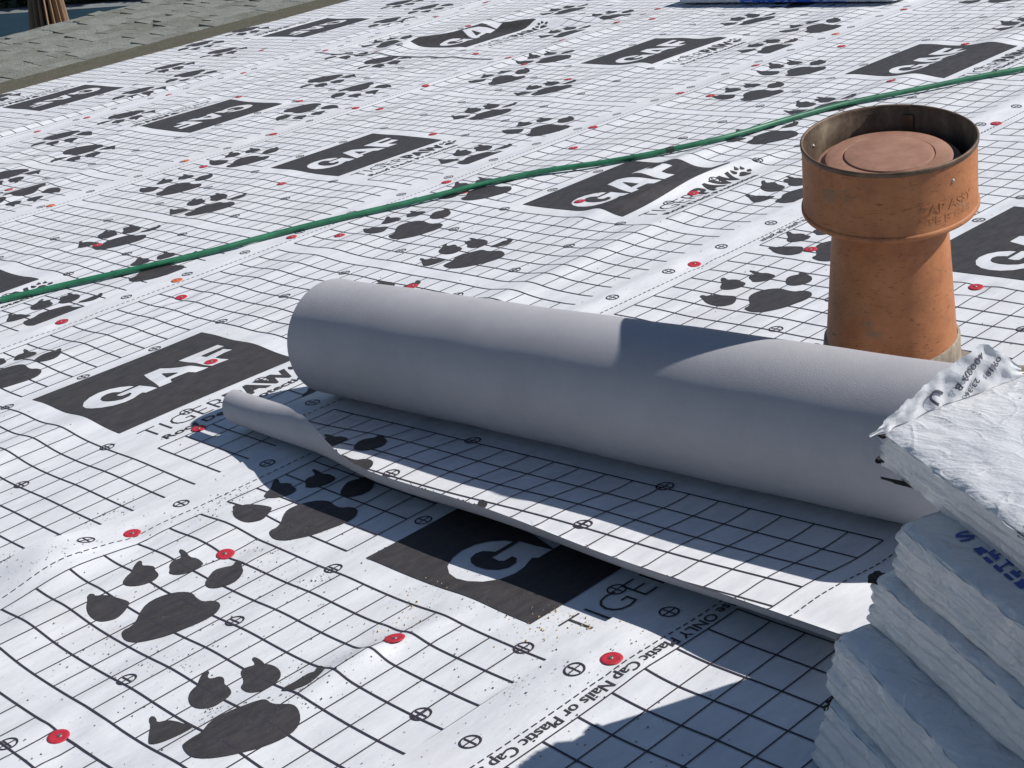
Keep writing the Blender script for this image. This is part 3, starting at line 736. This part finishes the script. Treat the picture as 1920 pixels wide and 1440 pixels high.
# ---------------------------------------------------------------- bundles of shingles in white wrap
def bundle_disp(a, b, c, L, W, h, seed):
    p = Vector((a * .35 + seed * 7.3, b * .5, c * .9))
    d = .05 * noise.noise(p) + .03 * noise.noise(p * 3.1) + .02 * noise.noise(Vector((a * 2.2 + seed, b * 6.0, c * 3.0)))
    return d
def bundle(label, corner, z0, ang, L=18.3, W=6.3, h=1.2, seed=1, group='wrapped shingle bundles in the stack', mat='wrap', shear=(0, 0), tilt=(0, 0)):
    """corner = left front lower corner; length runs towards -Y, width towards +X"""
    t = math.radians(ang); eL = Vector((math.cos(t), math.sin(t), 0)); eF = Vector((math.sin(t), -math.cos(t), 0))
    e = empty('shingle_bundle', (corner[0], corner[1], z0), label, 'shingle bundle', group)
    def P(a, b, c, proud=0.0):
        """a along the length, b along the width, c height, all in units from the corner"""
        r_ = .15
        q = Vector((a, b, c)); inn = Vector((min(max(a, r_), L - r_), min(max(b, r_), W - r_), min(max(c, r_), h - r_)))
        d = q - inn
        nrm = d.normalized() if d.length > 1e-6 else Vector((0, 0, 1 if c > h / 2 else -1))
        q = inn + nrm * min(d.length, r_) if d.length > 1e-6 else q
        # flat faces keep their own normal
        dd = bundle_disp(a, b, c, L, W, h, seed) * (1.0 if c > .15 else .4)
        # layered shingle edges show through the wrap on the sides
        if c < h - .1 and c > .1: dd += .035 * math.sin(c * 21 + 3 * noise.noise(Vector((a * .4, b * .4, seed))))
        side = min(1.0, max(0.0, (h - c) / .25))
        wq = Vector((a * .50 + c * 1.5, b * .50 + c * 1.5 + seed * 3.1, c * .5))
        dd += side * (.07 * abs(noise.noise(wq * 1.3)) + .05 * abs(noise.noise(wq * 3.1)) - .03)
        dd += (1 - side) * (.05 * abs(noise.noise(Vector((a * .9 + seed, b * 2.6 + .6 * a, 1)))) - .02)
        if c < .05: dd = min(dd, .0)
        q = q + nrm * (dd + proud)
        q.x += shear[0] * c; q.y += shear[1] * c
        q.z += tilt[0] * a + tilt[1] * b
        return eF * q.x + eL * q.y + Vector((0, 0, q.z))
    V, F = [], []
    def face(fn, n1, n2, rev):
        k0 = len(V)
        for i in range(n1 + 1):
            for j in range(n2 + 1): V.append(tuple(P(*fn(i / n1, j / n2))))
        g = grid_faces(n1 + 1, n2 + 1) + k0
        F.append(g[:, ::-1] if rev else g)
    face(lambda s, q: (s * L, q * W, h), 120, 44, False)
    face(lambda s, q: (s * L, q * W, 0), 40, 16, True)
    face(lambda s, q: (s * L, 0, q * h), 220, 18, True)
    face(lambda s, q: (s * L, W, q * h), 60, 10, False)
    face(lambda s, q: (0, s * W, q * h), 80, 18, False)
    face(lambda s, q: (L, s * W, q * h), 30, 10, True)
    me = mesh_np('wrap', V, np.concatenate(F), MT[mat])
    bm = bmesh.new(); bm.from_mesh(me); bmesh.ops.remove_doubles(bm, verts=bm.verts, dist=.0006); bmesh.ops.recalc_face_normals(bm, faces=bm.faces); bm.to_mesh(me); bm.free()
    me.polygons.foreach_set('use_smooth', np.full(len(me.polygons), True))
    put('wrap', me, e)
    return e, P
def torn(e, P, a, b, c, size, seed, name='exposed_shingle'):
    """dark ragged shingle corner showing through a tear"""
    r2 = random.Random(seed); V, F = [], []
    for lay in range(3):
        zz = c + lay * size[2] / 3; k0 = len(V); n_ = 14
        for top in (0, 1):
            for q in range(n_):
                t = 2 * math.pi * q / n_; w = 1 + r2.uniform(-.28, .28)
                pt = P(a, b, zz) + Vector((size[0] * w * math.cos(t), size[1] * w * math.sin(t), (top * .8) * size[2] / 3 - .02))
                V.append(tuple(pt))
        F += [tuple(k0 + n_ + q for q in range(n_))] + [(k0 + q, k0 + (q + 1) % n_, k0 + n_ + (q + 1) % n_, k0 + n_ + q) for q in range(n_)]
    put(name, mesh_np(name, V, F, MT['tar'], False), e)
def frill(e, pts, wid, seed, name='torn_wrap'):
    """a ragged ribbon of plastic along a path of points"""
    r2 = random.Random(seed); V = []
    n_ = len(pts)
    for i, (p_, up) in enumerate(pts):
        w = wid * (.7 + .6 * noise.noise(Vector((i * .35, seed, 0)))); ou = Vector((noise.noise(Vector((i * .3, seed, 5))), noise.noise(Vector((i * .3, seed, 9))), noise.noise(Vector((i * .3, seed, 2))))) * wid * .8
        for k in range(4):
            f = k / 3
            V.append(tuple(Vector(p_) + Vector(up) * w * f + ou * f * f * 2.0))
    me = mesh_np(name, V, grid_faces(n_, 4), MT['wrap'])
    put(name, me, e)
BH = 1.22
ANG = -14
spec = [  # lower corner, level, angle, shear, label
    ((5.81, -20.57), 0, -27, (.06, .37), 'white-wrapped shingle bundle lying on the underlayment at the bottom of the stack'),
    ((6.42, -20.61), 1, -29, (.13, .22), 'white-wrapped shingle bundle second from the bottom of the stack, corner torn open'),
    ((7.18, -21.13), 2, -27, (.36, -.04), 'creased white-wrapped shingle bundle in the middle of the stack'),
    ((7.03, -21.90), 3, -28, (.28, .0), 'white-wrapped shingle bundle with blue print, just under the topmost bundle'),
    ((8.64, -20.58), 4, -28, (.85, -.35), 'sunlit white-wrapped shingle bundle on top of the stack with a torn end flap'),
]
BUN = []
for i, (c, k, a, sh, lab) in enumerate(spec):
    z0 = k * BH + .05
    e, P = bundle(lab, c, z0, a, seed=i + 1, h=BH, shear=sh, tilt=(0, (.02, .05, .08, .11, .14)[i]))
    BUN.append((e, P, z0, c))
# torn corners
for i, (a, b, c, sz) in {0: (.12, .2, 1.0, (.17, .17, .2)), 1: (.12, .2, 1.0, (.13, .13, .16)), 2: (.02, .12, 1.05, (.15, .15, .16)), 4: (.0, .12, .10, (.16, .13, .12))}.items():
    torn(BUN[i][0], BUN[i][1], a, b, c, sz, 40 + i)
torn(BUN[4][0], BUN[4][1], .08, .15, 1.05, (.16, .18, .12), 77)
torn(BUN[4][0], BUN[4][1], 1.1, .0, .02, (.05, .5, .10), 79)
for i, (e, P, z0, c) in enumerate(BUN):
    h = BH
    pts = [(P(s, -.01, h - .05), (-.4, 0, .25)) for s in np.linspace(.15, 9, 70)]
    frill(e, pts, .05, 90 + i)
    pts = [(P(-.01, s, h - .05), (0, .35, .30)) for s in np.linspace(.1, 6.0, 50)]
    frill(e, pts, .06, 120 + i)
# end flap of the top bundle, standing up
e, P, z0, c = BUN[4]
FLP = [(-.25, .0, .05), (.25, .05, .24), (.7, .05, .38), (1.2, .04, .54), (1.7, .0, .70), (2.15, 0, .82), (2.35, 0, .70), (2.6, 0, .45), (2.85, 0, .15)]
V = []; nf = 60; mf = 14
def flap_pt(s, f):
    s = min(max(s, -.25), 2.85)
    for q in range(len(FLP) - 1):
        if FLP[q][0] <= s <= FLP[q + 1][0]:
            k_ = (s - FLP[q][0]) / (FLP[q + 1][0] - FLP[q][0]); top = FLP[q][2] * (1 - k_) + FLP[q + 1][2] * k_; break
    b0 = P(.04, max(s, .05), BH - .02)
    lean = .20 * f + .05 * noise.noise(Vector((s * 2, f * 2, 3)))
    t = math.radians(-28); out = Vector((-math.sin(t), math.cos(t), 0)); al = Vector((math.cos(t), math.sin(t), 0))
    extra = al * (min(s, .05) - .05)
    rag = .05 * noise.noise(Vector((s * 9, 0, 1))) * f
    return b0 + extra + out * (lean * top + .05 * noise.noise(Vector((s * 4, f * 3, 9)))) + Vector((0, 0, (top + rag) * f))
for i in range(nf + 1):
    for j in range(mf + 1): V.append(tuple(flap_pt(-.25 + 3.1 * i / nf, j / mf)))
flapo = put('end_flap', mesh_np('end_flap', V, grid_faces(nf + 1, mf + 1), MT['flapm']), e)
def flap_text(s, x0, x1, y0, y1, rot, mat='greyp'):
    """text on the flap: coordinates along the flap and up it, turned by rot"""
    T = refine(fit_text(s, 0, x1 - x0, 0, y1 - y0, .02), .12); ca, sa = math.cos(rot), math.sin(rot)
    A = x0 + T[..., 0] * ca - T[..., 1] * sa; B = y0 + T[..., 0] * sa + T[..., 1] * ca
    V = []
    for a, b in zip(A.ravel(), B.ravel()):
        top = 1.0
        for q in range(len(FLP) - 1):
            if FLP[q][0] <= a <= FLP[q + 1][0]:
                k_ = (a - FLP[q][0]) / (FLP[q + 1][0] - FLP[q][0]); top = FLP[q][2] * (1 - k_) + FLP[q + 1][2] * k_
        pt = flap_pt(a, min(b / max(top, .05), 1.0)); t = math.radians(-28)
        V.append(tuple(pt - Vector((-math.sin(t), math.cos(t), 0)) * .03 + Vector((0, 0, 0))))
    put('lettering', mesh_np('lettering', V, np.arange(len(V)).reshape(-1, 3), MT[mat], False), flapo)
flap_text('4000A B', 2.10, 2.85, .72, .85, math.radians(218))
flap_text('09/18', 2.42, 2.8, .52, .62, math.radians(222))
flap_text('23:36', 1.95, 2.3, .30, .40, math.radians(222))
flap_text('U', 1.15, 1.38, .38, .60, math.radians(225))
def top_text(bi, s, a0, b0, w, hgt_, rot, mat, bold=.01):
    e, P, z0, c = BUN[bi]
    T = refine(fit_text(s, 0, w, 0, hgt_, bold), .14); ca, sa = math.cos(rot), math.sin(rot)
    A = a0 + T[..., 0] * ca - T[..., 1] * sa; B = b0 + T[..., 0] * sa + T[..., 1] * ca
    V = [tuple(P(a, b, BH, .018)) for a, b in zip(A.ravel(), B.ravel())]
    put('lettering', mesh_np('lettering', V, np.arange(len(V)).reshape(-1, 3), MT[mat], False), e)
top_text(3, 'SPL', 1.25, .52, .9, .26, math.radians(90), 'bluep', .03)
for q in range(7):
    top_text(3, 'IIH'[q % 3] + 'JH'[q % 2], 1.75 + q * .30, .55, .42, .20, math.radians(90), 'bluep', .03)
for q, s in enumerate(('Solapadura A Ver', 'Tejas De Por Vida', 'Shingles, Technology')):
    top_text(4, s, 1.30 + q * .26, 4.3, 1.9, .15, math.radians(-90), 'greyp', .012)
for q, s in enumerate(('L', 'LIFETIME')):
    top_text(4, s, 3.2 + q * 1.2, 1.3, (.35, 1.6)[q], .4, math.radians(-90), 'greyp', .0)
# lone bundle further along the roof
fb, FP = bundle('single pale wrapped shingle bundle with a broad blue band, lying flat on the far underlayment', (74.0, 41.6), .12, 0, L=18.3, W=6.3, h=1.15, seed=12, group=None)
V = []
for i in range(61):
    for j in range(25):
        a = 5.6 + 9.0 * i / 60; t = j / 24
        b, c = (-.0, t * 2 * 1.15) if t < .5 else ((t - .5) * 2 * 6.0, 1.15)
        V.append(tuple(FP(a, b, min(c, 1.15), .02)))
put('blue_band', mesh_np('blue_band', V, grid_faces(61, 25), MT['bluew']), fb)
T = refine(fit_text('SHINGLES', 0, 3.2, 0, .5, .02), .2)
V = [tuple(FP(1.2 + a, -.0, .35 + b, .03)) for a, b in T.reshape(-1, 2)]
put('lettering', mesh_np('lettering', V, np.arange(len(V)).reshape(-1, 3), MT['greyp'], False), fb)

# ---------------------------------------------------------------- green air hose
HP = [(-60, 575), (0, 560), (140, 527), (280, 497), (410, 466), (545, 431), (700, 394), (850, 359), (1000, 326), (1130, 303), (1240, 283), (1350, 261), (1470, 226), (1600, 192), (1760, 159), (1910, 130), (2030, 104), (2150, 80)]
hr = .132
ctrl = [pix(x, y_, hr + .1) for x, y_ in HP]
ctrl = [Vector((c.x, c.y, 0)) for c in ctrl]
def cat(p0, p1_, p2_, p3, t):
    return .5 * ((2 * p1_) + (p2_ - p0) * t + (2 * p0 - 5 * p1_ + 4 * p2_ - p3) * t * t + (3 * p1_ - p0 - 3 * p2_ + p3) * t ** 3)
path = []
for i in range(1, len(ctrl) - 2):
    for k in range(14): path.append(cat(ctrl[i - 1], ctrl[i], ctrl[i + 1], ctrl[i + 2], k / 14))
zs = np.array([top_z(p_.x, p_.y) for p_ in path])
# the hose bridges the hollows
sm = np.array([zs[max(0, i - 5):i + 6].max() for i in range(len(zs))]); sm = np.convolve(np.pad(sm, 6, 'edge'), np.ones(13) / 13, 'valid')
V = []; sg = 14
for i, p_ in enumerate(path):
    d = (path[min(i + 1, len(path) - 1)] - path[max(i - 1, 0)]).normalized(); s2 = Vector((d.y, -d.x, 0))
    for q in range(sg):
        t = 2 * math.pi * q / sg
        V.append((p_.x + s2.x * hr * math.cos(t), p_.y + s2.y * hr * math.cos(t), max(sm[i], zs[i]) + .03 + hr + hr * math.sin(t)))
hose = tag(put('air_hose', mesh_np('air_hose', V, grid_faces(len(path), sg, True), MT['hose'])), 'green rubber air hose snaking across the white underlayment', 'hose')
for (i0, i1) in ((int(len(path) * .605), int(len(path) * .605) + 3),):
    W_ = np.array(V).reshape(len(path), sg, 3)[i0:i1]; c_ = W_.mean(1, keepdims=True); W_ = c_ + (W_ - c_) * 1.06
    put('tape_wrap', mesh_np('tape_wrap', W_.reshape(-1, 3), grid_faces(len(W_), sg, True), MT['clampm']), hose)

# ---------------------------------------------------------------- cap nails
NAILS = [(70, 247), (163, 221), (317, 178), (457, 137), (610, 95), (490, 95), (448, 182), (562, 190), (513, 252), (348, 302, 1), (382, 313), (95, 386, 1), (17, 356), (528, 345), (183, 460), (547, 445), (637, 442),
 (819, 32), (719, 62), (878, 49), (910, 5), (707, 97), (798, 161), (667, 203), (712, 205), (812, 252), (892, 101), (953, 109), (1053, 76), (1157, 42), (1223, 36), (1233, 17), (983, 121), (1065, 149), (1112, 239), (1075, 278), (837, 342), (870, 361), (1087, 378), (1275, 175),
 (1695, 18), (1567, 64, 1), (1578, 87), (1417, 123), (1332, 180), (1671, 152), (1810, 83), (1868, 232), (1300, 363), (1520, 468), (1362, 257), (332, 526, 1), (340, 558), (115, 604), (396, 679), (373, 804), (773, 537), (1302, 496), (1830, 539),
 (248, 1001), (423, 1040), (110, 1382), (740, 1198), (1147, 1236)]
capm = {k: lathe('cap', [(.245, 0), (.25, .008), (.235, .020), (.17, .024), (.12, .018), (.09, .020), (0.001, .020)], MT[k], 28) for k in ('red', 'orange')}
headm = lathe('nail_head', [(.055, .016), (.06, .028), (.045, .036), (.001, .038)], MT['steel'], 12)
NLAB = {(396, 679): 'red cap nail on the letter F of the logo beside the roll\'s end', (373, 804): 'red cap nail through the small lettering beside the curled sheet corner',
  (1147, 1236): 'red cap nail beside the black nail-instruction lettering near the bundle stack', (740, 1198): 'red cap nail between the largest paw print and the shaded logo',
  (248, 1001): 'red cap nail on the dashed border line above two large paw prints', (423, 1040): 'red cap nail touching the toes of a large paw print near the dashed border',
  (110, 1382): 'red cap nail in a blank printed column beside the largest paw print', (1830, 539): 'red cap nail on the grid just beyond the vent pipe\'s base',
  (1300, 363): 'red cap nail on the lettering between the green hose and the vent pipe', (1087, 378): 'red cap nail on the letter G of a logo just below the green hose',
  (773, 537): 'red cap nail on a paw print right behind the grey roll', (870, 361): 'red cap nail on a paw print touched by the green hose'}
for q in NAILS:
    o_ = len(q) == 3
    zt = 0
    for _ in range(4):
        c = pix(q[0], q[1], zt); zt = top_z(c.x, c.y)
    du_ = .25
    n_ = Vector((-(top_z(c.x + du_, c.y) - top_z(c.x - du_, c.y)) / (2 * du_), -(top_z(c.x, c.y + du_) - top_z(c.x, c.y - du_)) / (2 * du_), 1)).normalized()
    e = empty('cap_nail', (c.x, c.y, zt + .012), NLAB.get(q) or ('orange plastic cap nail pressed into the white underlayment' if o_ else 'red plastic cap nail pressed into the white underlayment'), 'cap nail',
              'orange cap nails' if o_ else 'red cap nails')
    e.matrix_world = TILT @ Matrix.Translation(Vector((c.x, c.y, zt + .012)) * U) @ Vector((0, 0, 1)).rotation_difference(n_).to_matrix().to_4x4() @ Matrix.Rotation(rnd.uniform(0, 6), 4, 'Z')
    cp_ = put('cap', capm['orange' if o_ else 'red'], e)
    put('nail_head', headm, cp_, (rnd.uniform(-.03, .03), rnd.uniform(-.03, .03), 0))

# ---------------------------------------------------------------- loose granules and crumbs on the near strips
def scatter(name, n_, gen, mat, smin, smax, label, cat):
    V, F = [], []
    for _ in range(n_):
        u, Y = gen()
        if 7.5 < u < 16 and -20 < Y < 4.7: continue
        zt = top_z(u, Y) + .012; s_ = smin + (smax - smin) * rnd.random() ** 3; k0 = len(V); a = rnd.uniform(0, 6.28)
        for q in range(3): V.append((u + s_ * math.cos(a + q * 2.09) * rnd.uniform(.6, 1.3), Y + s_ * math.sin(a + q * 2.09) * rnd.uniform(.6, 1.3), zt))
        V.append((u, Y, zt + s_ * .9)); F += [(k0, k0 + 1, k0 + 3), (k0 + 1, k0 + 2, k0 + 3), (k0 + 2, k0, k0 + 3)]
    o = put(name, mesh_np(name, V, F, MT[mat], False)); tag(o, label, cat, kind='stuff')
def g_near():
    if rnd.random() < .55:
        return rnd.uniform(-9, 8), rnd.uniform(-19, 2)
    u = rnd.uniform(-5, 40); return u, rnd.uniform(-16, 14)
cl = [(rnd.uniform(-7, 8), rnd.uniform(-18, 4), rnd.uniform(.3, 1.1)) for _ in range(34)] + [(.6, 2.9, .55), (1.1, 2.7, .5)]
def g_clump():
    c = rnd.choice(cl); return rnd.gauss(c[0], c[2]), rnd.gauss(c[1], c[2] * .6)
def g_mix(): return g_near() if rnd.random() < .55 else g_clump()
scatter('loose_granules', 5200, g_mix, 'grit', .008, .034, 'scattered dark mineral granules on the near underlayment', 'granules')
crc = [(7.0, -12.8, .5), (6.4, -12.4, .6), (5.0, -9.6, .7), (6.2, -9.0, .5), (7.2, -13.6, .4)]
def g_crumb():
    c = rnd.choice(crc); return rnd.gauss(c[0], c[2]), rnd.gauss(c[1], c[2] * .7)
scatter('sawdust_crumbs', 230, g_crumb, 'crumb', .012, .045, 'tan sawdust crumbs scattered round the shaded logo', 'crumbs')
